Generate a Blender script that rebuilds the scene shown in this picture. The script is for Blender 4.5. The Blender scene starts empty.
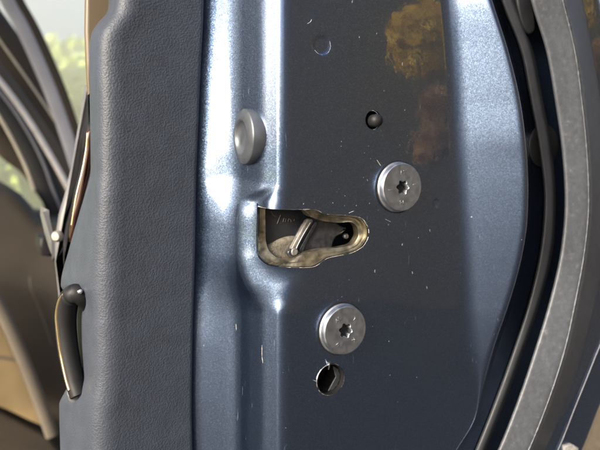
import bpy, bmesh, math, random
from mathutils import Vector, Matrix, noise
R = math.radians
random.seed(7)
sc = bpy.context.scene
COL = sc.collection

# ------------------------------------------------------------------ camera
F, CX, CY = 629.0, 300.0, 225.0              # focal length and centre in photo pixels
Z0 = 0.90                                    # height of the latch above the ground
HEAD, PITCH, DIST = R(28), R(-6), 0.25
fwd = Vector((math.sin(HEAD)*math.cos(PITCH), math.cos(HEAD)*math.cos(PITCH), math.sin(PITCH)))
rgt = fwd.cross(Vector((0, 0, 1))).normalized()
upv = rgt.cross(fwd).normalized()
CAM = Vector((0, 0, Z0)) - fwd*DIST
cd = bpy.data.cameras.new('camera')
cam = bpy.data.objects.new('camera', cd); COL.objects.link(cam)
cam.matrix_world = Matrix.Translation(CAM) @ Matrix((rgt, upv, -fwd)).transposed().to_4x4()
cd.sensor_width = 36; cd.lens = 36*F/600; cd.clip_start = 0.01; cd.clip_end = 500
cd.dof.use_dof = True; cd.dof.focus_distance = 0.255; cd.dof.aperture_fstop = 14
sc.camera = cam
sc.render.resolution_x = 1024; sc.render.resolution_y = 768

# ------------------------------------------------------------------ light
SUN_EL, SUN_HEAD = R(25), R(-70)             # heading measured from -Y towards +X
sdir = Vector((math.sin(SUN_HEAD)*math.cos(SUN_EL), -math.cos(SUN_HEAD)*math.cos(SUN_EL), math.sin(SUN_EL)))
w = bpy.data.worlds.new('World'); sc.world = w; w.use_nodes = True
wn = w.node_tree; wn.nodes.clear()
sky = wn.nodes.new('ShaderNodeTexSky'); sky.sky_type = 'NISHITA'; sky.sun_disc = False
sky.sun_elevation = SUN_EL
sky.sun_rotation = math.atan2(sdir.x, sdir.y)
sky.dust_density = 8.0; sky.air_density = 0.8; sky.ozone_density = 1.0
bg = wn.nodes.new('ShaderNodeBackground'); bg.inputs[1].default_value = 0.15
wo = wn.nodes.new('ShaderNodeOutputWorld')
wn.links.new(sky.outputs[0], bg.inputs[0]); wn.links.new(bg.outputs[0], wo.inputs[0])
sl = bpy.data.lights.new('sun', 'SUN'); sl.energy = 2.5; sl.angle = R(14); sl.color = (1, .95, .87)
sun = bpy.data.objects.new('sun', sl); COL.objects.link(sun)
sun.rotation_euler = sdir.to_track_quat('Z', 'Y').to_euler(); sun.location = (0, 0, 5)
sc.view_settings.view_transform = 'Standard'; sc.view_settings.look = 'None'
sc.view_settings.exposure = 1.5; sc.view_settings.gamma = 1; sc.view_settings.use_curve_mapping = False

# ------------------------------------------------------------------ helpers
def P(px, py, y):
    """the point of the plane Y = y (metres) that the photograph shows at pixel (px, py)"""
    d = fwd + rgt*((px-CX)/F) + upv*((CY-py)/F)
    return CAM + d*((y-CAM.y)/d.y)

def origin(o):
    v = Vector((0, 0, 0))
    while o is not None:
        v += o.location; o = o.parent
    return v

def link(name, me, mat=None, parent=None, smooth=True, sharp=None):
    o = bpy.data.objects.new(name, me); COL.objects.link(o)
    if mat is not None and not me.materials: me.materials.append(mat)
    if smooth:
        me.polygons.foreach_set('use_smooth', [True]*len(me.polygons))
        if sharp: me.set_sharp_from_angle(angle=R(sharp))
    if parent is not None: o.parent = parent
    return o

def mesh_world(name, verts, faces, mat, parent=None, smooth=True, sharp=40):
    og = origin(parent)
    me = bpy.data.meshes.new(name)
    me.from_pydata([tuple(Vector(v)-og) for v in verts], [], faces)
    bm = bmesh.new(); bm.from_mesh(me); bmesh.ops.recalc_face_normals(bm, faces=bm.faces); bm.to_mesh(me); bm.free()
    me.update()
    return link(name, me, mat, parent, smooth, sharp)

def empty(name, loc, label=None, cat=None, group=None, parent=None):
    o = bpy.data.objects.new(name, None); COL.objects.link(o); o.location = loc
    o.empty_display_size = .05
    if parent is not None:
        o.parent = parent; o.location = Vector(loc)-origin(parent)
    if label: o['label'] = label
    if cat: o['category'] = cat
    if group: o['group'] = group
    return o

def interp(table, t):
    """smooth (Catmull-Rom) interpolation of tuples over keys"""
    ks = sorted(table)
    if t <= ks[0]: return table[ks[0]]
    if t >= ks[-1]: return table[ks[-1]]
    i = max(k for k in range(len(ks)) if ks[k] <= t)
    def tan(j, c):
        if j == 0: a, b = 0, 1
        elif j == len(ks)-1: a, b = j-1, j
        else:
            a, b = j-1, j+1
            d1 = table[ks[j]][c]-table[ks[a]][c]; d2 = table[ks[b]][c]-table[ks[j]][c]
            if d1*d2 <= 0: return 0.0
            s1 = d1/(ks[j]-ks[a]); s2 = d2/(ks[b]-ks[j])
            return math.copysign(min(abs(s1+s2)/2, 3*abs(s1), 3*abs(s2)), s1)
        return (table[ks[b]][c]-table[ks[a]][c])/(ks[b]-ks[a])
    h = ks[i+1]-ks[i]; u = (t-ks[i])/h
    out = []
    for c in range(len(table[ks[i]])):
        p0, p1 = table[ks[i]][c], table[ks[i+1]][c]
        m0, m1 = tan(i, c)*h, tan(i+1, c)*h
        out.append((2*u**3-3*u*u+1)*p0+(u**3-2*u*u+u)*m0+(-2*u**3+3*u*u)*p1+(u**3-u*u)*m1)
    return tuple(out)

def profile(pts, radii, segs, nf=8):
    """polyline with rounded corners, fixed number of samples"""
    n = len(pts); a = [None]*n; b = [None]*n
    for i in range(n):
        if i == 0 or i == n-1: a[i] = b[i] = pts[i]; continue
        p, c, q = pts[i-1], pts[i], pts[i+1]
        l1 = (p-c).length; l2 = (q-c).length; r = radii[i]
        d1 = (p-c).normalized(); d2 = (q-c).normalized()
        a[i] = c+d1*min(r, l1*.49); b[i] = c+d2*min(r, l2*.49)
    out = [pts[0]]
    for i in range(1, n):
        s = segs[i-1]
        for k in range(1, s+1):
            out.append(b[i-1].lerp(a[i], k/s))
        if i < n-1:
            for k in range(1, nf+1):
                u = k/nf
                out.append(a[i]*(1-u)**2+pts[i]*2*u*(1-u)+b[i]*u*u)
    return out

def loft(name, rows, table, radii, segs, mat, parent, nf=8, disp=None, close=False, solid=0, sharp=50):
    """table: {py: (px0, y0mm, px1, y1mm, ...)}"""
    verts = []; nc = None
    for py in rows:
        t = interp(table, py)
        pts = [P(t[2*i], py, t[2*i+1]*.001) for i in range(len(t)//2)]
        pr = profile(pts, [r*.001 for r in radii], segs, nf)
        nc = len(pr)
        if disp: pr = [v+disp(v) for v in pr]
        verts += pr
    faces = []
    for r in range(len(rows)-1):
        for c in range(nc-1 if not close else nc):
            c2 = (c+1) % nc
            faces.append((r*nc+c, r*nc+c2, (r+1)*nc+c2, (r+1)*nc+c))
    if close:
        faces.append(tuple(range(nc))); faces.append(tuple((len(rows)-1)*nc+c for c in reversed(range(nc))))
    return mesh_world(name, verts, faces, mat, parent, True, sharp)

def frange(a, b, n): return [a+(b-a)*i/n for i in range(n+1)]

def smooth_path(pts, n=8, closed=False):
    out = []; N = len(pts)
    rng = range(N if closed else N-1)
    for i in rng:
        g = (lambda k: pts[k % N]) if closed else (lambda k: pts[max(0, min(N-1, k))])
        p0, p1, p2, p3 = g(i-1), g(i), g(i+1), g(i+2)
        for k in range(n):
            u = k/n
            out.append(.5*((2*p1)+(p2-p0)*u+(2*p0-5*p1+4*p2-p3)*u*u+(3*p1-p0-3*p2+p3)*u**3))
    if not closed: out.append(pts[-1])
    return out

def tube(name, path, rad, mat, parent, sides=10, closed=False, squash=None, sharp=60):
    """rad: number, list or function of i; squash = (axis vector, factor)"""
    verts = []; faces = []; N = len(path)
    for i, p in enumerate(path):
        a = path[(i-1) % N] if closed or i > 0 else p
        b = path[(i+1) % N] if closed or i < N-1 else p
        t = (b-a).normalized()
        ref = squash[0] if squash else (Vector((0, 1, 0)) if abs(t.y) < .8 else Vector((1, 0, 0)))
        u = t.cross(ref).normalized(); v = u.cross(t).normalized()
        r = rad(i) if callable(rad) else (rad[i] if isinstance(rad, (list, tuple)) else rad)
        f = squash[1] if squash else 1
        for k in range(sides):
            th = 2*math.pi*k/sides
            verts.append(p+u*(r*math.cos(th))+v*(r*f*math.sin(th)))
    for i in range(N if closed else N-1):
        j = (i+1) % N
        for k in range(sides):
            k2 = (k+1) % sides
            faces.append((i*sides+k, i*sides+k2, j*sides+k2, j*sides+k))
    if not closed:
        faces.append(tuple(range(sides))); faces.append(tuple((N-1)*sides+k for k in reversed(range(sides))))
    return mesh_world(name, verts, faces, mat, parent, True, sharp)

def slab(name, outline, y, th, mat, parent, bevel=.001, closed_smooth=0, sharp=50):
    """an outline traced at distance y, with real thickness th going away, its front edge rounded"""
    pts = [P(px, py, y) for px, py in outline]
    if closed_smooth: pts = smooth_path(pts, closed_smooth, True)
    n = len(pts); c = sum(pts, Vector())/n
    rings = []
    nrm = []
    for i in range(n):
        a, b = pts[i-1], pts[(i+1) % n]
        t = (b-a); t.y = 0; t.normalize()
        nrm.append(Vector((t.z, 0, -t.x)))
    area = sum(pts[i].x*pts[(i+1) % n].z-pts[(i+1) % n].x*pts[i].z for i in range(n))
    s = 1 if area > 0 else -1
    for k in range(5):
        an = k/4*math.pi/2
        ins = bevel*(1-math.sin(an)); dy = bevel*(1-math.cos(an))
        rings.append([p-nrm[i]*s*ins+Vector((0, dy, 0)) for i, p in enumerate(pts)])
    rings.append([p+Vector((0, th, 0)) for p in pts])
    verts = [v for r in rings for v in r]; faces = [tuple(range(n))]
    for r in range(len(rings)-1):
        for i in range(n):
            j = (i+1) % n
            faces.append((r*n+i, r*n+j, (r+1)*n+j, (r+1)*n+i))
    faces.append(tuple((len(rings)-1)*n+i for i in reversed(range(n))))
    return mesh_world(name, verts, faces, mat, parent, True, sharp)

def lathe(name, prof, mat, parent=None, n=48, loc=(0, 0, 0), axis=Vector((0, -1, 0)), sharp=35):
    """prof: [(radius, height)], height along axis; origin at loc"""
    axis = axis.normalized(); u = axis.orthogonal().normalized(); v = axis.cross(u)
    verts = []; faces = []
    for r, h in prof:
        for k in range(n):
            th = 2*math.pi*k/n
            verts.append(u*(r*math.cos(th))+v*(r*math.sin(th))+axis*h)
    for i in range(len(prof)-1):
        for k in range(n):
            k2 = (k+1) % n
            faces.append((i*n+k, i*n+k2, (i+1)*n+k2, (i+1)*n+k))
    faces.append(tuple((len(prof)-1)*n+k for k in range(n)))
    me = bpy.data.meshes.new(name); me.from_pydata([tuple(x) for x in verts], [], faces)
    bm = bmesh.new(); bm.from_mesh(me); bmesh.ops.recalc_face_normals(bm, faces=bm.faces); bm.to_mesh(me); bm.free()
    o = link(name, me, mat, parent, True, sharp); o.location = Vector(loc)-origin(parent)
    return o

# ------------------------------------------------------------------ materials
class N:
    def __init__(s, name):
        s.m = bpy.data.materials.new(name); s.m.use_nodes = True; s.t = s.m.node_tree
        s.b = s.t.nodes['Principled BSDF']; s.tc = s.t.nodes.new('ShaderNodeTexCoord')
    def n(s, ty, **kw):
        x = s.t.nodes.new(ty)
        for k, v in kw.items():
            if k.startswith('_'): x.inputs[k[1:].replace('_', ' ')].default_value = v
            else: setattr(x, k, v)
        return x
    def l(s, a, b): s.t.links.new(a, b)
    def noise(s, scale, detail=3, rough=.5, co=None):
        x = s.n('ShaderNodeTexNoise'); x.inputs['Scale'].default_value = scale; x.inputs['Detail'].default_value = detail
        x.inputs['Roughness'].default_value = rough; s.l(co or s.tc.outputs['Object'], x.inputs['Vector']); return x
    def ramp(s, src, stops):
        x = s.n('ShaderNodeValToRGB'); e = x.color_ramp.elements
        while len(e) < len(stops): e.new(.5)
        for k, (p, c) in enumerate(stops): e[k].position = p; e[k].color = tuple(c)+(1,) if len(c) == 3 else c
        s.l(src, x.inputs[0]); return x
    def bump(s, h, strength, dist, prev=None):
        x = s.n('ShaderNodeBump'); x.inputs['Strength'].default_value = strength; x.inputs['Distance'].default_value = dist
        s.l(h, x.inputs['Height'])
        if prev: s.l(prev.outputs[0], x.inputs['Normal'])
        return x
    def mix(s, f, a, b, bt='MIX'):
        x = s.n('ShaderNodeMix', data_type='RGBA', blend_type=bt)
        for k, v in ((0, f), (6, a), (7, b)):
            if hasattr(v, 'is_linked') or hasattr(v, 'links'): s.l(v, x.inputs[k])
            else: x.inputs[k].default_value = v if k == 0 else tuple(v)+(1,)
        return x.outputs[2]
    def set(s, **kw):
        for k, v in kw.items(): s.b.inputs[k.replace('_', ' ')].default_value = v if not isinstance(v, tuple) or len(v) == 4 else v+(1,)

def simple(name, col, rough=.5, metal=0, nscale=60, var=.12, bscale=None, bstr=.2, bdist=.0003, coat=0):
    a = N(name); a.set(Roughness=rough, Metallic=metal, Coat_Weight=coat, Coat_Roughness=.05)
    nz = a.noise(nscale, 4)
    r = a.ramp(nz.outputs[0], [(.3, tuple(c*(1-var) for c in col)), (.7, tuple(min(1, c*(1+var)) for c in col))])
    a.l(r.outputs[0], a.b.inputs['Base Color'])
    rr = a.ramp(nz.outputs[0], [(.3, (rough*.85,)*3), (.7, (min(1, rough*1.15),)*3)]); a.l(rr.outputs[0], a.b.inputs['Roughness'])
    if bscale:
        b = a.noise(bscale, 3); a.l(a.bump(b.outputs[0], bstr, bdist).outputs[0], a.b.inputs['Normal'])
    return a.m

def paint(name, col, dirt=1.0):
    a = N(name); a.set(Metallic=1.0, Roughness=.28, Coat_Weight=1.0, Coat_Roughness=.035, Coat_IOR=1.7)
    co = a.tc.outputs['Object']
    vo = a.n('ShaderNodeTexVoronoi'); vo.inputs['Scale'].default_value = 3000; a.l(co, vo.inputs['Vector'])
    sep = a.n('ShaderNodeSeparateColor'); a.l(vo.outputs['Color'], sep.inputs[0])
    fl = a.ramp(sep.outputs[0], [(0, tuple(c*.85 for c in col)), (.6, col), (.9, tuple(min(1, c*1.15+.003) for c in col)), (1, tuple(min(1, c*1.4+.01) for c in col))])
    # fine dust and chips
    v2 = a.n('ShaderNodeTexVoronoi'); v2.inputs['Scale'].default_value = 260; a.l(co, v2.inputs['Vector'])
    nz = a.noise(45, 5, .65)
    sc1 = a.n('ShaderNodeSeparateColor'); a.l(v2.outputs['Color'], sc1.inputs[0])
    size = a.n('ShaderNodeMath', operation='MULTIPLY'); a.l(sc1.outputs[1], size.inputs[0]); a.l(nz.outputs[0], size.inputs[1])
    thr = a.n('ShaderNodeMath', operation='MULTIPLY_ADD'); a.l(size.outputs[0], thr.inputs[0]); thr.inputs[1].default_value = .42; thr.inputs[2].default_value = -.135
    lt = a.n('ShaderNodeMath', operation='SUBTRACT'); a.l(thr.outputs[0], lt.inputs[0]); a.l(v2.outputs['Distance'], lt.inputs[1])
    sp = a.n('ShaderNodeMath', operation='MULTIPLY', use_clamp=True); a.l(lt.outputs[0], sp.inputs[0]); sp.inputs[1].default_value = 14*dirt
    # scratches: stretched noise
    mp = a.n('ShaderNodeMapping'); mp.inputs['Scale'].default_value = (1, 1, .12); mp.inputs['Rotation'].default_value = (0, .25, 0); a.l(co, mp.inputs['Vector'])
    sn = a.noise(900, 2, .5, mp.outputs[0]); sn2 = a.noise(28, 3, .6)
    s1 = a.ramp(sn.outputs[0], [(.70, (0, 0, 0)), (.74, (1, 1, 1))]); s2 = a.ramp(sn2.outputs[0], [(.45, (0, 0, 0)), (.62, (1, 1, 1))])
    sm = a.n('ShaderNodeMath', operation='MULTIPLY'); a.l(s1.outputs[0], sm.inputs[0]); a.l(s2.outputs[0], sm.inputs[1])
    sk = a.n('ShaderNodeMath', operation='MULTIPLY'); a.l(sm.outputs[0], sk.inputs[0]); sk.inputs[1].default_value = .3*dirt
    mx = a.n('ShaderNodeMath', operation='MAXIMUM'); a.l(sp.outputs[0], mx.inputs[0]); a.l(sk.outputs[0], mx.inputs[1])
    c = a.mix(mx.outputs[0], fl.outputs[0], (.22, .22, .21)); a.l(c, a.b.inputs['Base Color'])
    inv = a.n('ShaderNodeMath', operation='SUBTRACT'); inv.inputs[0].default_value = 1; a.l(mx.outputs[0], inv.inputs[1]); a.l(inv.outputs[0], a.b.inputs['Metallic'])
    # dirt film, slightly uneven coat roughness
    fn = a.noise(60, 5, .7); rr = a.ramp(fn.outputs[0], [(.35, (.01,)*3), (.75, (.06,)*3)]); a.l(rr.outputs[0], a.b.inputs['Coat Roughness'])
    # flakes tilt the base, orange peel tilts the coat
    g = a.n('ShaderNodeNewGeometry')
    vm = a.n('ShaderNodeVectorMath', operation='SUBTRACT'); a.l(vo.outputs['Color'], vm.inputs[0]); vm.inputs[1].default_value = (.5, .5, .5)
    vs = a.n('ShaderNodeVectorMath', operation='SCALE'); a.l(vm.outputs[0], vs.inputs[0]); vs.inputs['Scale'].default_value = .08
    va = a.n('ShaderNodeVectorMath', operation='ADD'); a.l(g.outputs['Normal'], va.inputs[0]); a.l(vs.outputs[0], va.inputs[1])
    vn = a.n('ShaderNodeVectorMath', operation='NORMALIZE'); a.l(va.outputs[0], vn.inputs[0]); a.l(vn.outputs[0], a.b.inputs['Normal'])
    op = a.noise(260, 2, .4); bp = a.bump(op.outputs[0], .13, .0002); a.l(bp.outputs[0], a.b.inputs['Coat Normal'])
    return a.m

def leather(name, col):
    a = N(name); a.set(Roughness=.55, Base_Color=col, Specular_IOR_Level=.35)
    co = a.tc.outputs['Object']
    warp = a.noise(300, 2); wv = a.n('ShaderNodeVectorMath', operation='SCALE'); a.l(warp.outputs[1], wv.inputs[0]); wv.inputs['Scale'].default_value = .0008
    ad = a.n('ShaderNodeVectorMath', operation='ADD'); a.l(co, ad.inputs[0]); a.l(wv.outputs[0], ad.inputs[1])
    v = a.n('ShaderNodeTexVoronoi', feature='SMOOTH_F1'); v.inputs['Scale'].default_value = 1300; v.inputs['Smoothness'].default_value = .3; a.l(ad.outputs[0], v.inputs['Vector'])
    v2 = a.noise(1500, 3, .6); big = a.noise(120, 3, .6)
    hr = a.ramp(v.outputs['Distance'], [(.0, (1, 1, 1)), (.75, (0, 0, 0))])
    m1 = a.n('ShaderNodeMath', operation='MULTIPLY_ADD'); a.l(v2.outputs[0], m1.inputs[0]); m1.inputs[1].default_value = .5; a.l(hr.outputs[0], m1.inputs[2])
    m2 = a.n('ShaderNodeMath', operation='MULTIPLY_ADD'); a.l(big.outputs[0], m2.inputs[0]); m2.inputs[1].default_value = 1.2; a.l(m1.outputs[0], m2.inputs[2])
    a.l(a.bump(m2.outputs[0], .42, .00025).outputs[0], a.b.inputs['Normal'])
    cr = a.ramp(big.outputs[0], [(.3, tuple(c*.85 for c in col)), (.7, tuple(c*1.12 for c in col))]); a.l(cr.outputs[0], a.b.inputs['Base Color'])
    return a.m

M = {}
BLUE = (.112, .167, .28)
M['paint'] = paint('blue_metallic_paint', BLUE)
M['skin'] = paint('blue_metallic_paint_outer', BLUE, .6)
M['trim'] = leather('grained_blue_grey_plastic', (.030, .0365, .050))
M['side'] = simple('smooth_grey_plastic', (.13, .135, .155), .5, nscale=40, bscale=900, bstr=.15)
M['rubber'] = simple('black_rubber', (.010, .011, .013), .42, nscale=150, bscale=700, bstr=.3)
M['bead'] = simple('dark_seal_rubber', (.018, .020, .024), .6, nscale=100, bscale=500, bstr=.2)
M['steel'] = simple('zinc_plated_steel', (.42, .42, .43), .48, 1, nscale=900, var=.1, bscale=2500, bstr=.08, bdist=.0002)
M['plug'] = simple('silver_painted_plug', (.08, .09, .105), .4, .6, nscale=200)
M['bright'] = simple('bare_bright_steel', (.75, .75, .74), .25, 1, nscale=500, var=.2, bscale=1500, bstr=.3)
M['zinc'] = simple('yellow_passivated_steel', (.27, .24, .17), .36, .92, nscale=260, var=.55, bscale=1500, bstr=.2)
M['sand'] = simple('dusty_grease', (.11, .098, .075), .8, 0, nscale=500, var=.3, bscale=1500, bstr=.8)
M['black'] = simple('black_plastic', (.010, .010, .011), .5, nscale=120, bscale=600, bstr=.2)
M['void'] = simple('dark_latch_plastic', (.012, .013, .017), .5, nscale=200, bscale=900, bstr=.4)
M['chip'] = simple('chipped_edge_primer', (.36, .35, .33), .6, .2, nscale=900, var=.35)
M['gold'] = simple('pale_gold_chrome', (.80, .62, .38), .2, 1)
M['chrome'] = simple('chrome', (.8, .8, .8), .12, 1)
M['surround'] = simple('brown_window_surround', (.07, .05, .025), .5, 0, nscale=40)
M['sill'] = simple('dark_grey_sill_trim', (.085, .085, .09), .45, 0, nscale=40)
M['bolt'] = simple('satin_zinc_bolt', (.33, .355, .39), .45, 1, nscale=400, var=.05)
M['dull'] = simple('dull_grey_steel', (.15, .145, .135), .6, .4, nscale=500, var=.3, bscale=1500, bstr=.4)
M['claw'] = simple('dark_blue_grey_claw', (.03, .032, .038), .4, .3, nscale=400, var=.4, bscale=1200, bstr=.4)
M['frame'] = simple('blue_grey_pillar_frame', (.34, .36, .41), .4, nscale=20)
M['deep'] = simple('hole_shade_black', (.004, .004, .005), .8)  # near-black colour stands for the shade inside the access hole
M['fleck'] = simple('chipped_primer_fleck', (.12, .12, .12), .7, nscale=900, var=.4)
M['screw'] = simple('dull_screw', (.28, .26, .22), .5, .5)
M['ochre'] = simple('ochre_leaf', (.45, .28, .12), .6)
M['white'] = simple('white_strip', (.8, .8, .8), .3)
M['wood'] = simple('brown_gloss_trim', (.035, .014, .009), .3, 0, nscale=80, var=.4)
M['tanp'] = simple('tan_plastic', (.20, .145, .07), .6, nscale=30, bscale=500)
M['brown'] = simple('dark_brown_plastic', (.055, .045, .032), .65, nscale=30, bscale=500)
M['pillar'] = simple('taupe_pillar_trim', (.10, .085, .065), .5, nscale=20)
M['grey'] = simple('grey_satin_trim', (.20, .21, .24), .4, nscale=20)
M['cream'] = simple('cream_piping', (.62, .58, .48), .4)
M['carpet'] = simple('dark_carpet', (.03, .022, .014), .95, nscale=200, var=.4, bscale=900, bstr=1)
M['leaf'] = simple('dull_olive_leaf', (.17, .165, .13), .5, nscale=6, var=.6)
M['lime'] = simple('sunlit_lime_leaf', (.38, .50, .10), .5, nscale=4, var=.4)
M['yleaf'] = simple('yellow_leaf', (.8, .55, .07), .6, nscale=6, var=.3)
M['bark'] = simple('bark', (.06, .045, .03), .9, nscale=30, var=.4)

for k_ in ('black', 'wood', 'deep'): M[k_].node_tree.nodes['Principled BSDF'].inputs['Specular IOR Level'].default_value = .2
# weatherstrip: grey dusty rubber
a = N('dusty_grey_weatherstrip'); a.set(Roughness=.5)
nz = a.noise(350, 5, .7); nb = a.noise(25, 3)
r1 = a.ramp(nz.outputs[0], [(.25, (.042, .047, .054)), (.6, (.068, .074, .084)), (.8, (.14, .145, .15))])
r2 = a.ramp(nb.outputs[0], [(.3, (.8, .8, .8)), (.7, (1.1, 1.1, 1.1))])
a.l(a.mix(1.0, r1.outputs[0], r2.outputs[0], 'MULTIPLY'), a.b.inputs['Base Color'])
a.l(a.bump(a.noise(1200, 3, .7).outputs[0], .5, .00025).outputs[0], a.b.inputs['Normal']); M['strip'] = a.m
# ground
a = N('asphalt'); a.set(Roughness=.85)
r1 = a.ramp(a.noise(60, 6, .7).outputs[0], [(.3, (.018, .018, .018)), (.7, (.036, .035, .034))]); a.l(r1.outputs[0], a.b.inputs['Base Color'])
a.l(a.bump(a.noise(150, 4).outputs[0], .6, .008).outputs[0], a.b.inputs['Normal']); M['ground'] = a.m
a = N('tan_gravel'); a.set(Roughness=.9)
r1 = a.ramp(a.noise(40, 6, .7).outputs[0], [(.3, (.09, .065, .035)), (.7, (.22, .165, .095))]); a.l(r1.outputs[0], a.b.inputs['Base Color'])
a.l(a.bump(a.noise(120, 4).outputs[0], .6, .01).outputs[0], a.b.inputs['Normal']); M['verge'] = a.m
a = N('lawn'); a.set(Roughness=.8)
r1 = a.ramp(a.noise(3, 6, .7).outputs[0], [(.3, (.12, .19, .03)), (.7, (.28, .34, .07))]); a.l(r1.outputs[0], a.b.inputs['Base Color'])
a.l(a.bump(a.noise(60, 4).outputs[0], .8, .03).outputs[0], a.b.inputs['Normal']); M['lawn'] = a.m

# ------------------------------------------------------------------ setting
def ground_sheet(name, x0, x1, y0, y1, z, mat, n=24):
    vs = []; fs = []
    for i in range(n+1):
        for j in range(n+1):
            vs.append((x0+(x1-x0)*i/n, y0+(y1-y0)*j/n, z))
    for i in range(n):
        for j in range(n):
            fs.append((i*(n+1)+j, (i+1)*(n+1)+j, (i+1)*(n+1)+j+1, i*(n+1)+j+1))
    o = mesh_world(name, vs, fs, mat, None, False); o['kind'] = 'structure'; return o
ground_sheet('ground', -150, 150, -150, 150, 0, M['ground'])
ground_sheet('gravel_verge', .9, 12, .2, 3.2, .004, M['verge'])
ground_sheet('lawn', -60, 60, 3.2, 60, .004, M['lawn'])

def leaf_mass(name, lobes, n, size, mat, parent):
    """leaf-sized faces through the volume of several lobes"""
    vs = []; fs = []
    for _ in range(n):
        c, r = random.choice(lobes)
        while True:
            d = Vector((random.uniform(-1, 1), random.uniform(-1, 1), random.uniform(-1, 1)))
            if .35 < d.length < 1: break
        p = Vector(c)+Vector((d.x*r[0], d.y*r[1], d.z*r[2]))
        u = Vector((random.gauss(0, 1), random.gauss(0, 1), random.gauss(0, 1))).normalized()
        v = u.orthogonal().normalized(); s = size*random.uniform(.6, 1.4); k = len(vs)
        vs += [p-u*s, p+v*s*.45, p+u*s, p-v*s*.45]; fs.append((k, k+1, k+2, k+3))
    og = origin(parent); me = bpy.data.meshes.new(name)
    me.from_pydata([tuple(v-og) for v in vs], [], fs)
    return link(name, me, mat, parent, False)

def heading(deg, dist, z=0):
    """a point at a heading measured from straight behind the door edge (-Y) towards +X"""
    return Vector((math.sin(R(deg))*dist, -math.cos(R(deg))*dist, z))

def shrub(name, base, lobes, n, size, mat, label, cat, stems=3):
    t = empty(name, base, label, cat)
    L = [((base.x+l[0], base.y+l[1], l[2]), l[3]) for l in lobes]
    leaf_mass('foliage', L, n, size, mat, t)
    for k in range(stems):
        top = Vector(L[k % len(L)][0]); st = base+Vector((random.uniform(-.1, .1), random.uniform(-.1, .1), 0))
        path = smooth_path([st, st.lerp(top, .5)+Vector((.05, 0, .05)), top], 4)
        tube('stem', path, lambda i: (.03 if size > .04 else .005)*(1-i/10), M['bark'], t, 6)
    return t

# unseen wall added behind the camera so the flat paint mirrors a dim neutral tone
M['render'] = simple('taupe_render', (.068, .056, .043), .9, 0, nscale=3, var=.25, bscale=40, bstr=.5, bdist=.01)
gw = empty('added_reflection_wall', heading(44, 3.6), 'tall dark taupe wall added out of view, mirrored dimly in the flat paint around the bolts', 'wall')
def wall_box(name, hw, d0, d1, z0, z1):
    n_ = heading(44, 1); t_ = Vector((-n_.y, n_.x, 0)); vs = []
    for z in (z0, z1):
        for d in (d0, d1):
            for a_ in (-hw, hw): vs.append(n_*d+t_*a_+Vector((0, 0, z)))
    o = mesh_world(name, vs, [(0, 1, 3, 2), (4, 5, 7, 6), (0, 1, 5, 4), (2, 3, 7, 6), (0, 2, 6, 4), (1, 3, 7, 5)], M['render'], gw, False)
    bm = bmesh.new(); bm.from_mesh(o.data); bmesh.ops.bevel(bm, geom=bm.edges[:], offset=.02, segments=2, affect='EDGES'); bm.to_mesh(o.data); bm.free()
wall_box('panel', 3.9, 3.6, 3.82, 0, 3.1); wall_box('coping', 3.95, 3.56, 3.86, 3.103, 3.18)
yb = [(40.3, 2.6, 1.44, .125, 'yellow leaved shrub, the tallest reflected at the top of the dark paint'),
      (41.2, 2.5, 1.15, .05, 'small yellow leaved shrub reflected above the upper bolt'),
      (40.9, 2.4, .985, .058, 'low ochre shrub reflected just above the upper bolt')]
for hd, ds, z, r, lb in yb:
    shrub('yellow_shrub', heading(hd, ds), [(0, 0, z, (r*1.25, r*1.25, r*1.3))], 2200, .025, M['yleaf'] if z > 1.3 else M['ochre'], lb, 'shrub', 1)

# greenery seen through the car's glass
for k, (hx, sz) in enumerate([(-.3, 1.0), (1.0, 1.25), (2.4, 1.1)]):
    b = Vector((hx, 7.5, 0))
    lob = [(random.uniform(-.5, .5), random.uniform(-.4, .4), z, (.8, .6, .45)) for z in (.4, .8, 1.15, 1.5*sz)]
    shrub('garden_shrub', b, lob, 4200, .07, M['lime'], ['lime green garden shrub seen at the left of the side glass', 'sunlit lime green garden shrub seen through the side glass beside the trim',
          'lime green garden shrub hidden partly by the door trim'][k], 'shrub')

# ================================================================== CAR DOOR
door = empty('car_door', P(300, 225, .02)-Vector((0, 0, .6)),
    'blue metallic car door edge with latch opening, two bolts and grained grey inner trim', 'car door')

# ---- painted shell: corners A B C D1 D2 | E F G H  (px, depth mm)
T = {}
def S(py, tr, c, d1, dm, d2, e, f, g, h):
    T[py] = (tr-14, 41, tr+5, 37) + c + d1 + dm + d2 + (304, 0) + (e, 0) + (f, -.32*(f-e)) + (f+2.5, 2) + (h, 2) + (h+14, 2)
cN = (236, 26)
S(-70, 204, (236, 24.8), (262, 8), (271.5, 4), (281, 0), 446, 472, 510, 545)
S(0,   203, (236, 24.8), (262, 8), (271.5, 4), (281, 0), 449, 492, 516, 548)
S(50,  201, (236, 24.8), (262, 8), (271.5, 4), (281, 0), 453, 508, 532, 562)
S(100, 199, (236, 24.8), (262, 8), (271.5, 4), (281, 0), 456, 520, 541, 570)
S(150, 197, (236, 24.8), (262, 8), (271.5, 4), (281, 0), 458, 526.5, 549, 577)
S(176, 196, (235.5, 25.2), (262, 8), (271.5, 4), (281, 0), 459.6, 528, 552, 578)
S(188, 196, (235, 24.4), (260, 8.6), (270, 4.6), (280, 0), 460.3, 528.2, 552, 578)
S(203, 196, (234, 23.2), (243, 17.5), (259, 10.5), (273, .5), 461.2, 528, 552, 578)
S(225, 196, (233, 22), (240, 17.5), (258, 10), (272, .3), 462.5, 526.8, 552, 577)
S(255, 195, (233, 21.7), (240, 16.5), (258, 9), (274, .8), 464.3, 522, 549, 573)
S(270, 195, (233.5, 22.3), (242, 15), (260, 7.8), (279, 2.2), 465.2, 518.5, 547, 571)
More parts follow.
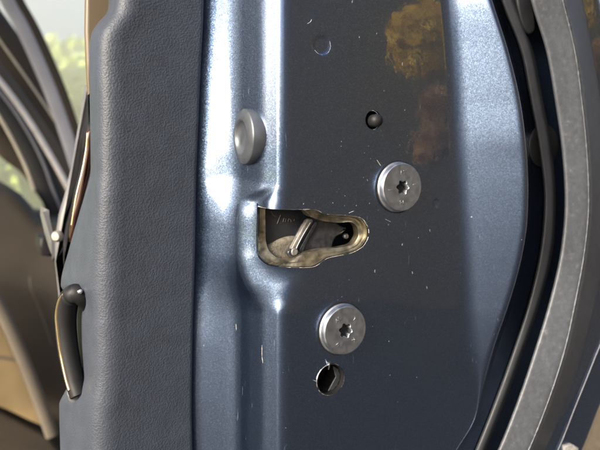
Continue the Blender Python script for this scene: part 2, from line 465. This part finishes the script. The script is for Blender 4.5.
S(285, 195, (234.5, 23.7), (248, 12.2), (264, 6.3), (285, 1.0), 466, 514.5, 545, 569)
S(300, 194.5, (235.5, 25), (257, 9.4), (269, 4.8), (284, .4), 466.8, 510, 542, 566)
S(315, 194, (236, 25.6), (262, 8), (271.5, 4), (281, 0), 467.6, 505, 540, 564)
S(350, 192, cN, (262, 8), (271.5, 4), (281, 0), 471, 493, 523, 548)
S(395, 192, cN, (262, 8), (271.5, 4), (281, 0), 477, 481, 502, 528)
S(420, 192.5, cN, (262, 8), (271.5, 4), (281, 0), 473, 475, 492, 518)
S(450, 193, cN, (262, 8), (271.5, 4), (281, 0), 456, 457, 477, 503)
S(520, 194, cN, (262, 8), (271.5, 4), (281, 0), 415, 416, 440, 470)

dimples = [(P(322, 45, 0), .0042, .0005), (P(306, 14, 0), .0035, .00015), (P(436, 203, 0), .002, .0003)]
dark_dip = P(252, 191, .010)
def disp(v):
    o = Vector((0, 0, 0))
    if abs(v.y) < .002:
        for c, r, d in dimples:
            q = math.hypot(v.x-c.x, v.z-c.z)/r
            if q < 1.3: o.y += d*(1/(1+math.exp((q-.85)*14)))
    o.y += .00012*noise.noise(v*25)
    return o
rows = frange(-70, 190, 130)+frange(191, 310, 119)+frange(312, 520, 100)
shell = loft('door_shell', rows, T, [0, 2, 5, 3.5, 3.5, 6, 4, 5, 3, 1.5, 1, 0], [3, 8, 6, 4, 4, 12, 100, 16, 6, 8, 2], M['paint'], door, 10, disp)

# latch opening outline (px, py, depth of the surface there)
OUT = [(257.6, 201.5, 10.5), (262, 206.5, 7), (272, 209.5, .4), (292, 209.6, 0), (313, 209.2, 0), (319, 210.6, 0), (324, 214.2, 0), (340, 214.8, 0), (354, 215.6, 0),
       (363.5, 218.6, 0), (368.8, 227, 0), (369.2, 237, 0), (363.5, 247, 0), (352.2, 253.3, 0), (338, 256, 0), (327, 258.2, 0), (318, 265.2, 0),
       (312.4, 267.6, 0), (292, 268.2, 0), (273, 267.6, .4), (264, 262, 5), (257, 255.5, 9), (256.6, 230, 10)]
def densify(pts, n):
    out = []
    for i in range(len(pts)):
        a, b = pts[i], pts[(i+1) % len(pts)]
        for k in range(n): out.append(a.lerp(b, k/n))
    return out
def relax(pts, it):
    for _ in range(it):
        pts = [(pts[i-1]+pts[i]*2+pts[(i+1) % len(pts)])/4 for i in range(len(pts))]
    return pts
hole3 = relax(densify([P(a, b, c*.001) for a, b, c in OUT], 5), 3)

def cutter(pts, y0, y1):
    n = len(pts); vs = [Vector((p.x, y0, p.z)) for p in pts]+[Vector((p.x, y1, p.z)) for p in pts]
    fs = [tuple(range(n)), tuple(reversed(range(n, 2*n)))]+[(i, (i+1) % n, n+(i+1) % n, n+i) for i in range(n)]
    return mesh_world('cutter', vs, fs, None, door, False)
def circle(px, py, r, n=40, y=0):
    c = P(px, py, y); return [c+Vector((r*math.cos(t*2*math.pi/n), 0, r*math.sin(t*2*math.pi/n))) for t in range(n)]
cut = [cutter(hole3, -.03, .036), cutter(circle(373.5, 120, .0040), -.03, .02), cutter(circle(330.5, 379.5, .0068), -.03, .02)]
# make sure thickness goes away from the viewer
if sum((p.normal.y for p in shell.data.polygons)) > 0:
    shell.data.flip_normals()
for c in cut:
    b = shell.modifiers.new('cut', 'BOOLEAN'); b.operation = 'DIFFERENCE'; b.object = c; b.solver = 'EXACT'
so = shell.modifiers.new('solid', 'SOLIDIFY'); so.thickness = .0011; so.offset = -1
dg = bpy.context.evaluated_depsgraph_get()
nm = bpy.data.meshes.new_from_object(shell.evaluated_get(dg))
shell.modifiers.clear(); shell.data = nm; nm.name = 'door_shell'
nm.polygons.foreach_set('use_smooth', [True]*len(nm.polygons)); nm.set_sharp_from_angle(angle=R(35))
for c in cut: bpy.data.objects.remove(c)

# worn bright edge of the latch opening, broken and uneven
wear = []
n = len(hole3); run = []
for i in range(n):
    p = hole3[i]; v = noise.noise(p*420)+.42
    if v > 0 and .0035 > 0: run.append(p)
    else:
        if len(run) > 2: wear.append(run)
        run = []
if len(run) > 2: wear.append(run)
from mathutils.bvhtree import BVHTree
bvh = BVHTree.FromPolygons([v.co+origin(door) for v in nm.vertices], [list(p.vertices) for p in nm.polygons])
hc_ = sum(hole3, Vector())/len(hole3); SY = []
for p in hole3:
    q = p+Vector((p.x-hc_.x, 0, p.z-hc_.z)).normalized()*.0006
    h = bvh.ray_cast(Vector((q.x, -.05, q.z)), Vector((0, 1, 0)))
    SY.append(h[0].y if h[0] is not None else 0)
for _ in range(2): SY = [(SY[i-1]+2*SY[i]+SY[(i+1) % len(SY)])/4 for i in range(len(SY))]
def surf_y(p):
    i = min(range(len(hole3)), key=lambda k: (hole3[k].x-p.x)**2+(hole3[k].z-p.z)**2)
    return SY[i]
for rn in wear:
    path = [Vector((p.x, surf_y(p)+.0001, p.z)) for p in rn]
    tube('worn_edge', path, lambda i: (.00006+.00016*abs(noise.noise(path[min(i, len(path)-1)]*900))), M['chip'], door, 6)
# chipped ring round the dimple, and loose chips
def arc(px, py, r, a0, a1, rad, name='paint_chip', nn=12):
    c = P(px, py, -.0001)
    path = [c+Vector((r*math.cos(R(a0+(a1-a0)*k/nn))*(1+.06*random.random()), 0, r*math.sin(R(a0+(a1-a0)*k/nn)))) for k in range(nn+1)]
    tube(name, path, lambda i: rad*(.2+.6*abs(noise.noise(path[i]*700))), M['chip'], door, 5)
arc(322, 45, .0038, -60, 30, .00012); arc(322, 45, .0038, 215, 275, .00014)
arc(305, 16, .0030, -70, -20, .0002)
for (x, y, dx, dy, r) in [(391, 166, 3, 5, .0002), (377, 160, 4, 6, .0003), (385, 219, 6, 3, .0002), (349, 213, 5, -2, .0003), (286, 223, 0, 8, .0001),
                          (236, 324, .3, 6, .0003), (262, 345, 0, 12, .0003), (262, 357, 1, 6, .0004), (313, 380, 5, 2, .0002), (328, 362, 2, 5, .0003)]:
    if x < 280 and y > 300:
        y0 = .013 if x < 250 else .0045
    else: y0 = -.0001
    path = [P(x+dx*k/4, y+dy*k/4, y0) for k in range(5)]
    if not (x == 286): tube('paint_chip', path, lambda i: .4*r*(.2+.8*math.sin(math.pi*(i+.5)/5)), M['chip'], door, 5)

# ---- latch behind the opening
latch = empty('latch', P(315, 235, .012), parent=door)
INN = [(265, 208, 12), (268, 207, 10), (278, 207, 8), (292, 208, 6), (306, 209, 6), (309, 216, 5), (322, 221, 5), (338, 223, 5), (351, 221.5, 5),
       (357, 226, 5), (358.8, 236, 5), (353, 245, 5), (338, 248, 5), (322, 249, 5), (309, 252, 5), (299, 256, 5), (288, 259.5, 7),
       (275, 257, 9), (268, 250, 11), (265.5, 240, 12), (265.5, 225, 12)]
inn3 = relax(densify([P(a, b, c*.001) for a, b, c in INN], 6), 3)
# resample both loops by angle about the opening's middle so they pair up
def resample(pts, n):
    L = [0]
    for i in range(len(pts)): L.append(L[-1]+(pts[(i+1) % len(pts)]-pts[i]).length)
    out = []
    for k in range(n):
        s = L[-1]*k/n; i = max(j for j in range(len(pts)) if L[j] <= s)
        out.append(pts[i].lerp(pts[(i+1) % len(pts)], (s-L[i])/max(1e-9, L[i+1]-L[i])))
    return out
NP = 150
A = resample(hole3, NP); Bq = resample(inn3, NP)
# align: nearest to each point of A, monotone enough for a funnel
off = min(range(NP), key=lambda s: sum((A[i]-Bq[(i+s) % NP]).length for i in range(0, NP, 5)))
Bq = [Bq[(i+off) % NP] for i in range(NP)]
cen = sum(A, Vector())/NP
rings = []
def back(p): return surf_y(p)+.0014
rings.append([Vector((p.x+(p.x-cen.x)*(.10 if p.x > cen.x-.008 else .01), back(p)+.0010, p.z+(p.z-cen.z)*(.12 if p.x > cen.x-.008 else .01))) for p in A])
rings.append([Vector((p.x+(p.x-cen.x)*.005, back(p)+.0004, p.z+(p.z-cen.z)*.01)) for p in A])
for u, f_ in ((.03, 0), (.08, .4), (.36, .48), (.44, .82), (.8, .92)):
    rings.append([Vector((a_.x+(b_.x-a_.x)*u, back(a_)+(b_.y-back(a_))*f_, a_.z+(b_.z-a_.z)*u)) for a_, b_ in zip(A, Bq)])
rings.append(Bq)
rings.append([b_+Vector((0, .0009, 0))+(b_-cen)*.01 for b_ in Bq])
rings.append([b_+Vector((0, .005, 0))+(b_-cen)*.03 for b_ in Bq])
vs = [v for r in rings for v in r]; fs = []
for r in range(len(rings)-1):
    for i in range(NP):
        j = (i+1) % NP; fs.append((r*NP+i, r*NP+j, (r+1)*NP+j, (r+1)*NP+i))
mesh_world('striker_guide', vs, fs, M['zinc'], latch, True, 28)
# housing box behind (open front)
x0, x1 = P(260, 230, .016).x, P(372, 230, .012).x+.004
z0, z1 = P(300, 275, .012).z-.002, P(300, 200, .012).z+.004
ya, yb_ = .016, .032
x1 = x1; vs = [(x0, ya, z0), (x1, ya, z0), (x1, ya, z1), (x0, ya, z1), (x0, yb_, z0), (x1, yb_, z0), (x1, yb_, z1), (x0, yb_, z1)]
mesh_world('housing', vs, [(4, 5, 6, 7), (0, 1, 5, 4), (1, 2, 6, 5), (2, 3, 7, 6), (3, 0, 4, 7)], M['void'], latch, False)
# dark inner face on the left with faint marks
slab('cover_plate', [(264, 203), (309, 203), (309, 224), (300, 240), (291, 256), (266, 256)], .0145, .002, M['void'], latch, .0006)
slab('side_rail', [(259.5, 200), (264.8, 203), (264.8, 252), (259.5, 250)], .0125, .003, M['zinc'], latch, .0006)
for mk in [[(277, 224), (279, 219), (280.5, 215)], [(283, 222), (284, 218), (286, 219), (285, 222)], [(288, 221.5), (289, 218.5), (291, 220), (291, 222)], [(294, 221), (294.3, 219)],
           [(271, 211), (273, 215), (276, 217)]]:
    tube('cast_mark', [P(a_, b_, .0142) for a_, b_ in mk], .00008, M['dull'], latch, 5)
# dusty lower tongue
slab('dusty_tongue', [(264, 262), (264, 249), (272, 244), (282, 239), (291, 236.5), (298, 237), (300, 243), (300, 258), (288, 263), (274, 264)], .0125, .003, M['sand'], latch, .0018, 3)
# pawl lever and claw
slab('claw', [(296, 262), (297, 243), (305, 226), (312, 219), (330, 219), (341, 226), (347, 228), (343, 234), (337, 237), (333, 246), (333, 262)], .0105, .004, M['claw'], latch, .0012, 3)
slab('pawl_lever', [(291.5, 250), (294.5, 243), (300, 233), (305.5, 223), (309, 219), (313.5, 220.5), (310, 227), (304, 237), (299, 246), (297, 252)], .0088, .0022, M['dull'], latch, .0006, 3)
slab('pawl_arm', [(299, 251), (303, 243), (309, 232), (315, 222), (318, 223), (313, 233), (307, 243), (303, 253)], .0096, .002, M['claw'], latch, .0005, 2)
slab('spring_leg', [(288, 252), (292, 249), (298, 250), (301, 254), (297, 258), (290, 257)], .0080, .002, M['claw'], latch, .0006, 2)
tube('pawl_edge_highlight', smooth_path([P(296, 249, .0087), P(302, 237, .0087), P(310.5, 222.5, .0087)], 5), .0002, M['steel'], latch, 8)  # bright steel thread standing for the highlight along the lever's edge
lathe('pivot', [(.0, 0), (.0016, 0), (.0016, .001), (.0012, .0014), (.0, .0014)][1:], M['dull'], latch, 20, P(293.5, 251.5, .0088))
lathe('return_post', [(.0012, 0), (.0012, .0012), (.0008, .0016)], M['claw'], latch, 20, P(345, 236, .0115))

# ---- bolts
def bolt(px, py, marks, rot):
    c = P(px, py, 0)
    b = empty('bolt', c, parent=door)
    Rr = .0103; h = .0037
    n_ = 72
    prof = [(Rr*1.04, 0), (Rr*1.055, .0003), (Rr*1.05, .0007), (Rr*1.0, .0012), (Rr*1.0, h-.0007), (Rr*.985, h-.0002), (Rr*.955, h), ]
    vs = []; fs = []
    for r, y in prof:
        for k in range(n_):
            t = 2*math.pi*k/n_; vs.append(Vector((r*math.cos(t), -y, r*math.sin(t))))
    def lobe(t, s): return s*(.00275+.00042*math.cos(6*t+rot))
    for s, y in ((1.3, h), (1.08, h), (1.0, h-.0003), (.97, h-.0032), (.3, h-.0036), (.05, h-.0037)):
        for k in range(n_):
            t = 2*math.pi*k/n_; r = lobe(t, s) if s > .3 else .003*s
            vs.append(Vector((r*math.cos(t), -y, r*math.sin(t))))
    nr = len(prof)+6
    for i in range(nr-1):
        for k in range(n_):
            k2 = (k+1) % n_; fs.append((i*n_+k, i*n_+k2, (i+1)*n_+k2, (i+1)*n_+k))
    fs.append(tuple((nr-1)*n_+k for k in range(n_)))
    vs = [v+c for v in vs]
    mesh_world('head', vs, fs, M['bolt'], b, True, 30)
    for tx, ang, rad, sz in marks:
        cu = bpy.data.curves.new('marking', 'FONT'); cu.body = tx; cu.size = sz; cu.extrude = .00012; cu.align_x = 'CENTER'; cu.align_y = 'CENTER'; cu.resolution_u = 2
        tmp = bpy.data.objects.new('marking', cu); COL.objects.link(tmp)
        me = bpy.data.meshes.new_from_object(tmp.evaluated_get(bpy.context.evaluated_depsgraph_get()))
        COL.objects.unlink(tmp); bpy.data.objects.remove(tmp)
        me.transform(Matrix.Rotation(R(90), 4, 'X'))
        me.transform(Matrix.Rotation(R(-(ang-90)), 4, 'Y'))
        o = link('marking', me, M['bright'], b, False)
        o.location = Vector((rad*math.cos(R(ang)), -h-.00002, rad*math.sin(R(ang))))
    # dirty ring where the washer sits on the paint
    lathe('washer_lip', [(Rr*1.10, 0), (Rr*1.10, .0003), (Rr*1.03, .0005)], M['black'], b, 48, c+Vector((0, -.0001, 0)))
    return b
bolt(397.5, 187, [('LT', 88, .0062, .0026), ('I', 10, .0064, .0024), ('/', 190, .0062, .0026), ('14', 268, .0062, .0026)], .4)
bolt(341, 328.5, [('AL', 125, .0062, .0024), ('Y', 45, .0062, .0024), ('V', 235, .0062, .0024), ('K', 312, .0062, .0026)], 1.3)

# ---- lock pin in its hole
pc = P(373.5, 120, 0)
lathe('pin_socket', [(.0039, -.012), (.0039, -.0012), (.0036, -.001), (.0036, -.0115), (.0001, -.0115)], M['black'], door, 32, pc)
lathe('lock_pin', [(.0026, -.010), (.0026, .0012), (.0027, .0020), (.0025, .0029), (.0019, .0037), (.0010, .0042), (.0001, .0044)], M['black'], door, 32, pc+Vector((.0002, 0, -.0003)))
# ---- torn hole with cup
hc = P(330.5, 379.5, 0)
hole = empty('access_hole', hc, parent=door)
lathe('rim', [(.0066, -.0012), (.0067, .0001), (.0065, .0003), (.0062, .0001), (.0060, -.0012), (.0058, -.014)], M['steel'], hole, 40, hc)
hole.children[0].data.materials[0] = M['deep']
vs = []; fs = []; nn = 30
for i, (rr_, yy) in enumerate([(.0056, .0015), (.0053, .005), (.0045, .010)]):
    for k in range(nn):
        t = R(-150+200*k/(nn-1)); wob = 1+.05*math.sin(k*1.7+i)
        vs.append(hc+Vector((rr_*wob*math.cos(t), yy, rr_*wob*math.sin(t))))
for i in range(2):
    for k in range(nn-1): fs.append((i*nn+k, i*nn+k+1, (i+1)*nn+k+1, (i+1)*nn+k))
mesh_world('bent_liner', vs, fs, M['deep'], hole, True)
slab('torn_flap', [(333, 366), (341, 370), (345, 379), (342, 389), (335, 394), (327, 394), (331, 386), (336, 377)], .0018, .0006, M['bead'], hole, .0003)
vs = [hc+Vector(v) for v in ((-.008, .016, -.008), (.010, .016, -.008), (.010, .016, .010), (-.008, .016, .010))]
tube('burr', [P(328.5, 369, .0002), P(329.3, 365, -.0008), P(330, 361.5, -.0018)], [.0004, .0003, .00008], M['bright'], hole, 6)
def burr(a0, a1, rad, mat):
    path = [hc+Vector((.0067*math.cos(R(t)), -.0001, .0067*math.sin(R(t)))) for t in frange(a0, a1, 22)]
    tube('burr', path, lambda i: rad*(.25+1.3*abs(noise.noise(Vector((i*.31, a0, .3))))), mat, hole, 6)
burr(98, 200, .00042, M['steel']); burr(212, 300, .00022, M['dull']); burr(318, 372, .00022, M['dull'])
# small irregular chips in the paint, thickest round the opening and the bolts
vs = []; fs = []
for _ in range(90):
    cx, cy, sp = random.choice([(366, 214, 9), (352, 205, 14), (360, 170, 26), (385, 222, 16), (306, 206, 18), (400, 250, 45), (330, 345, 40), (430, 300, 60), (350, 60, 60), (375, 150, 20)])
    px, py = random.gauss(cx, sp), random.gauss(cy, sp)
    if not (292 < px < 452 and 0 < py < 445): continue
    if 255 < px < 374 and 207 < py < 270: continue
    if math.hypot(px-398, py-187) < 27 or math.hypot(px-341, py-328) < 27 or math.hypot(px-330, py-379) < 19 or math.hypot(px-373, py-120) < 13: continue
    c = P(px, py, 0); sz = random.choice([.00008, .0001, .00013, .00018, .00026])*random.uniform(.6, 1.2); st = random.uniform(1, 3.2); ro = random.uniform(-.5, .5)
    k0 = len(vs); m_ = random.randint(5, 7)
    for lay, (yy, sc_) in enumerate(((-.00003, 1.15), (-.0001, .8))):
        for q in range(m_):
            t = 2*math.pi*q/m_; rr_ = sz*sc_*(.7+.5*abs(math.sin(q*2.3+px)))
            x_, z_ = rr_*math.cos(t), rr_*st*math.sin(t)
            vs.append(c+Vector((x_*math.cos(ro)-z_*math.sin(ro), yy+disp(c).y, x_*math.sin(ro)+z_*math.cos(ro))))
    fs.append(tuple(k0+m_+q for q in range(m_)))
    for q in range(m_): fs.append((k0+q, k0+(q+1) % m_, k0+m_+(q+1) % m_, k0+m_+q))
ch = mesh_world('paint_chips', vs, fs, M['fleck'], door, False); ch['kind'] = 'stuff'

# ---- plug in the side wall
pcn = P(247.5, 137, .0170)+Vector((-.0014, 0, 0))
plug = lathe('wall_plug', [(.0108, -.005), (.0112, .0001), (.0109, .0005), (.0104, .0008), (.0074, .0018), (.0068, .0018), (.0062, .0012), (.0054, .0002), (.0030, .0000), (.0001, .0)], M['plug'], door, 48, pcn, Vector((-1, .03, .0)), 60)

# ---- black grommets in the outer channel
lathe('grommet', [(.0105, 0), (.0105, .0006), (.0098, .0011), (.0035, .0013), (.0032, .0003), (.0001, .0003)], M['rubber'], door, 40, P(543, 146, .0019))
slab('grommet', [(517, -12), (529, -12), (534, 10), (536, 28), (532, 34), (526, 31), (521, 18)], -.004, .005, M['rubber'], door, .0012, 3)

# ---- bead seal and weatherstrip and outer skin
TB = {}
def SB(py, a_, b_): TB[py] = (a_-1, 1.6, a_, -5.0, b_, -6.0, b_+3, 1.8)
SB(-70, 489, 498); SB(0, 502, 512); SB(50, 521, 530); SB(100, 531, 540); SB(150, 540, 549); SB(200, 545, 553); SB(250, 541, 550); SB(300, 530, 538); SB(350, 514, 521)
SB(400, 496, 503); SB(450, 476, 483); SB(520, 444, 451)
loft('bead_seal', frange(-70, 520, 120), TB, [0, 2, 2, 0], [3, 5, 3], M['bead'], door, 6)
TW = {}
def SW(py, a_, b_, c_): TW[py] = (a_+14, 2.5, a_, -6, a_+2, -9.0, b_, -12, b_+5, -11.6, c_, 2, c_+1, 6)
SW(-70, 519, 545, 563); SW(0, 530, 561, 582); SW(50, 545, 573, 592); SW(100, 554, 580, 600); SW(150, 561, 585, 606); SW(200, 564, 587, 608); SW(250, 560, 583, 604)
SW(300, 549, 574, 595); SW(350, 534, 563, 583); SW(400, 517, 547, 566); SW(450, 497, 527, 545); SW(520, 462, 492, 510)
loft('weatherstrip', frange(-70, 520, 150), TW, [0, 2, 2, 2, 2, 2, 0], [4, 2, 8, 3, 5, 2], M['strip'], door, 6)
# raised dotted moulding line on the strip
path = []
for py in frange(-70, 520, 260):
    t = interp(TW, py); path.append(P(t[6]+1.6, py, -.0118))
tube('strip_ridge', path, lambda i: .00045+.0003*noise.noise(path[i]*700), M['strip'], door, 6)
TS = {}
def SS(py, a_, l_, e_): TS[py] = (a_-10, 8, a_, 5, l_, 3, e_, 4, e_+3, 25)
SS(-70, 565, 585, 625); SS(0, 578, 600, 640); SS(100, 594, 618, 660); SS(200, 602, 628, 668); SS(300, 590, 617, 650); SS(360, 577, 594, 620); SS(405, 561, 576, 600)
SS(450, 541, 558, 582); SS(520, 508, 523, 545)
loft('outer_skin', frange(-70, 520, 120), TS, [0, 2, 5, 2, 0], [3, 6, 8, 6], M['skin'], door, 6)
path = []
for py in frange(-70, 520, 160):
    t = interp(TS, py); path.append(P(t[4], py, .0028))
tube('skin_crease', path, lambda i: .0003, M['grey'], door, 6)
slab('sealant_blob', [(565, 446), (572, 444), (579, 448), (577, 455), (566, 456)], .0015, .002, M['chip'], door, .0006)

# ---- interior trim panel
TT = {}
def ST(py, tr, c, L): TT[py] = (tr-6, 48, tr, 34, c, 30, L, 76, L+4, 124, L+40, 420)
ST(-70, 206, 122, 112); ST(0, 204, 117, 108); ST(12, 203.8, 114, 106.5); ST(22, 203.5, 107, 98); ST(33, 203, 100.5, 91); ST(60, 201.5, 98, 88.5); ST(120, 199, 99, 89.5); ST(170, 197, 99, 90)
ST(195, 196.4, 98, 84); ST(215, 196, 98, 78); ST(250, 195.5, 98, 68); ST(285, 194.6, 98, 60); ST(300, 194.2, 98, 70); ST(320, 193.5, 98, 72); ST(375, 192.5, 98, 73); ST(392, 192.3, 97, 64)
ST(405, 192.3, 96, 58.5); ST(450, 193, 94, 59.5); ST(520, 194, 92, 62)
loft('trim_panel', frange(-70, 520, 240), TT, [0, 1.6, 9, 10, 8, 0], [4, 40, 14, 6, 6], M['trim'], door, 8)

# ---- upper door trim pieces further along
slab('window_surround', [(86, -30), (130, -30), (130, 20), (120, 95), (88, 95), (86, 60), (85, 30)], .075, .002, M['surround'], door, .002)
slab('window_sill_trim', [(86, 85), (95, 85), (97, 180), (90, 200), (84, 215), (74, 245), (63, 262), (68, 300), (60, 300), (56, 262), (56, 240), (60, 215), (66, 195), (73, 165), (79, 130), (85, 98)], .16, .006, M['sill'], door, .004)
slab('inlay', [(87, 132), (93, 132), (92, 165), (88, 185), (80, 215), (72.5, 243), (70, 236), (72, 215), (77, 197), (83, 165), (86, 148)], .12, .003, M['wood'], door, .002, 2)
tube('inlay_edge', smooth_path([P(87.5, 133, .119), P(86, 150, .119), P(82, 172, .119), P(76, 197, .119), P(71.5, 225, .119)], 6), .0003, M['gold'], door, 8)
lathe('trim_screw', [(.0032, 0), (.0032, .002), (.0022, .0035), (.0001, .0038)], M['screw'], door, 24, P(58.5, 236, .155), Vector((-.6, -.8, 0)))
slab('sill_end_cap', [(44, 208), (48, 210), (53, 226), (57, 240), (57, 262), (53, 252), (48, 235), (44, 218)], .165, .02, M['sill'], door, .003)
slab('latch_cover', [(40, 238), (46, 236), (52, 240), (55, 250), (52, 257), (42, 256), (39, 248)], .30, .03, M['black'], door, .003)

# ---- pull handle
hd = empty('pull_handle', P(70, 340, .10), parent=door)
hp = [P(95, 316, .062), P(86, 300, .053), P(76, 293.5, .052), P(69, 300, .057), P(66, 318, .060), P(67, 340, .060), P(70.5, 362, .058), P(75, 382, .055), P(79, 396, .052)]
hpath = smooth_path(hp, 7)
tube('grip', hpath, lambda i: .0036+.0008*math.sin(i/len(hpath)*math.pi), M['black'], hd, 18)
gp = smooth_path([P(66, 293, .053), P(60, 300, .056), P(57, 315, .058), P(58, 332, .058), P(61, 354, .057), P(66, 378, .054), P(69.5, 390, .052)], 7)
tube('edge_strip', gp, .0009, M['gold'], hd, 10)
lathe('end_cap', [(.0011, 0), (.0010, .0005), (.0006, .0008), (.0001, .0009)], M['chrome'], hd, 20, P(80, 291.5, .047), Vector((-.5, -.8, .4)))
lathe('foot', [(.0036, -.002), (.0036, .0012), (.003, .002), (.0001, .0022)], M['sill'], hd, 20, P(76, 393, .056), Vector((-.2, -.4, .9)))

# ================================================================== CAR BODY beyond the open door
body = empty('car_interior', P(30, 300, .9)*1.0, 'tan and brown car interior beyond the open door, with windscreen pillar and dashboard end', 'car body')
def band(name, pts, wpx, y, mat, f=.5, par=body):
    path = smooth_path([P(a_, b_, y) for a_, b_ in pts], 6)
    dist = (P(pts[0][0], pts[0][1], y)-CAM).dot(fwd)
    return tube(name, path, wpx/2*dist/F, mat, par, 12, False, (Vector((0, 1, 0)), f))
# frame of the windscreen pillar, seals and strips
band('pillar_seal', [(-8, -55), (17, 0), (35, 33), (60, 90), (80, 150), (88, 180)], 13, .78, M['brown'], .2)
band('pillar_frame', [(-18, -55), (7, 0), (25, 33), (50, 90), (68, 140), (82, 185)], 14, .74, M['frame'], .15)
band('pillar_trim', [(-60, -30), (-12, 30), (20, 78), (48, 130), (76, 200), (90, 240)], 46, .95, M['brown'], .3)
band('trim_piping', [(-5, 34), (15, 62), (38, 95), (60, 128)], 2.4, .90, M['cream'])
band('pillar_cover', [(-20, 50), (12, 92), (38, 128), (58, 160), (78, 205), (98, 250)], 17, .88, M['pillar'], .4)
band('bright_strip', [(-20, 58), (7, 90), (30, 122), (50, 155), (66, 184), (80, 212)], 6, .85, M['white'])
band('door_seal', [(-30, 70), (0, 100), (20, 130), (36, 160), (52, 200), (64, 234), (84, 275)], 20, .87, M['bead'], .4)
band('seal_lip', [(-30, 62), (3, 96), (24, 126), (42, 160), (55, 195), (70, 230)], 3, .84, M['grey'])
band('door_piping', [(-20, 88), (0, 118), (14, 143), (26, 168), (34, 190)], 3.4, .84, M['cream'])
band('pillar_inner', [(-30, 85), (-8, 122), (10, 148), (30, 164), (48, 188), (66, 215)], 26, .92, M['brown'], .4)
a = N('hazed_glass'); a.t.nodes.remove(a.b)  # pale film mixed into the pane to haze and whiten the bright view
tr_ = a.n('ShaderNodeBsdfTransparent'); gl = a.n('ShaderNodeBsdfGlossy'); gl.inputs['Roughness'].default_value = .02
df = a.n('ShaderNodeBsdfDiffuse'); df.inputs[0].default_value = (.8, .8, .7, 1); tl = a.n('ShaderNodeBsdfTranslucent'); tl.inputs[0].default_value = (.8, .8, .65, 1)
m0 = a.n('ShaderNodeMixShader'); m0.inputs[0].default_value = .5; a.l(df.outputs[0], m0.inputs[1]); a.l(tl.outputs[0], m0.inputs[2])
m1 = a.n('ShaderNodeMixShader'); m1.inputs[0].default_value = .38; a.l(tr_.outputs[0], m1.inputs[1]); a.l(m0.outputs[0], m1.inputs[2])
m2 = a.n('ShaderNodeMixShader'); m2.inputs[0].default_value = .06; a.l(m1.outputs[0], m2.inputs[1]); a.l(gl.outputs[0], m2.inputs[2])
a.l(m2.outputs[0], a.t.nodes['Material Output'].inputs[0]); M['glass'] = a.m
slab('windscreen', [(-60, -80), (150, -80), (150, 330), (-60, 330)], 1.3, .004, M['glass'], body, .001)
slab('glove_box_end', [(-60, 182), (0, 186), (10, 187), (22, 195), (33, 207), (40, 221), (60, 224), (120, 228), (120, 470), (-60, 470)], .70, .30, M['brown'], body, .02)
slab('lower_panel', [(-60, 270), (0, 318), (10, 338), (24, 370), (38, 402), (48, 428), (30, 422), (14, 414), (0, 408), (-60, 400)], .62, .05, M['tanp'], body, .006)
band('panel_ridge', [(-20, 272), (2, 312), (20, 352), (38, 397), (52, 436)], 13, .60, M['pillar'], .6)
band('panel_line', [(-10, 356), (5, 358), (18, 361)], 2.5, .615, M['pillar'])
band('dash_line', [(30, 277), (32, 290), (40, 310), (52, 345)], 2.0, .69, M['pillar'])
slab('door_sill', [(-60, 405), (0, 412), (25, 424), (48, 436), (60, 450), (62, 520), (-60, 520)], .66, .08, M['carpet'], body, .006)

def box(name, x0, x1, y0, y1, z0, z1, mat, bev=.02):
    vs = [(x, y, z) for z in (z0, z1) for y in (y0, y1) for x in (x0, x1)]
    o = mesh_world(name, vs, [(0, 1, 3, 2), (4, 5, 7, 6), (0, 1, 5, 4), (2, 3, 7, 6), (0, 2, 6, 4), (1, 3, 7, 5)], mat, body, False)
    bm = bmesh.new(); bm.from_mesh(o.data); bmesh.ops.bevel(bm, geom=bm.edges[:], offset=bev, segments=3, affect='EDGES'); bm.to_mesh(o.data); bm.free()
    return o
# the roof that shades the interior
box('headliner', -1.5, -.08, .16, .98, 1.40, 1.42, M['pillar'], .008)
box('roof', -1.52, -.06, .14, 1.0, 1.423, 1.45, M['skin'], .012)
sc.cycles.max_bounces = 8
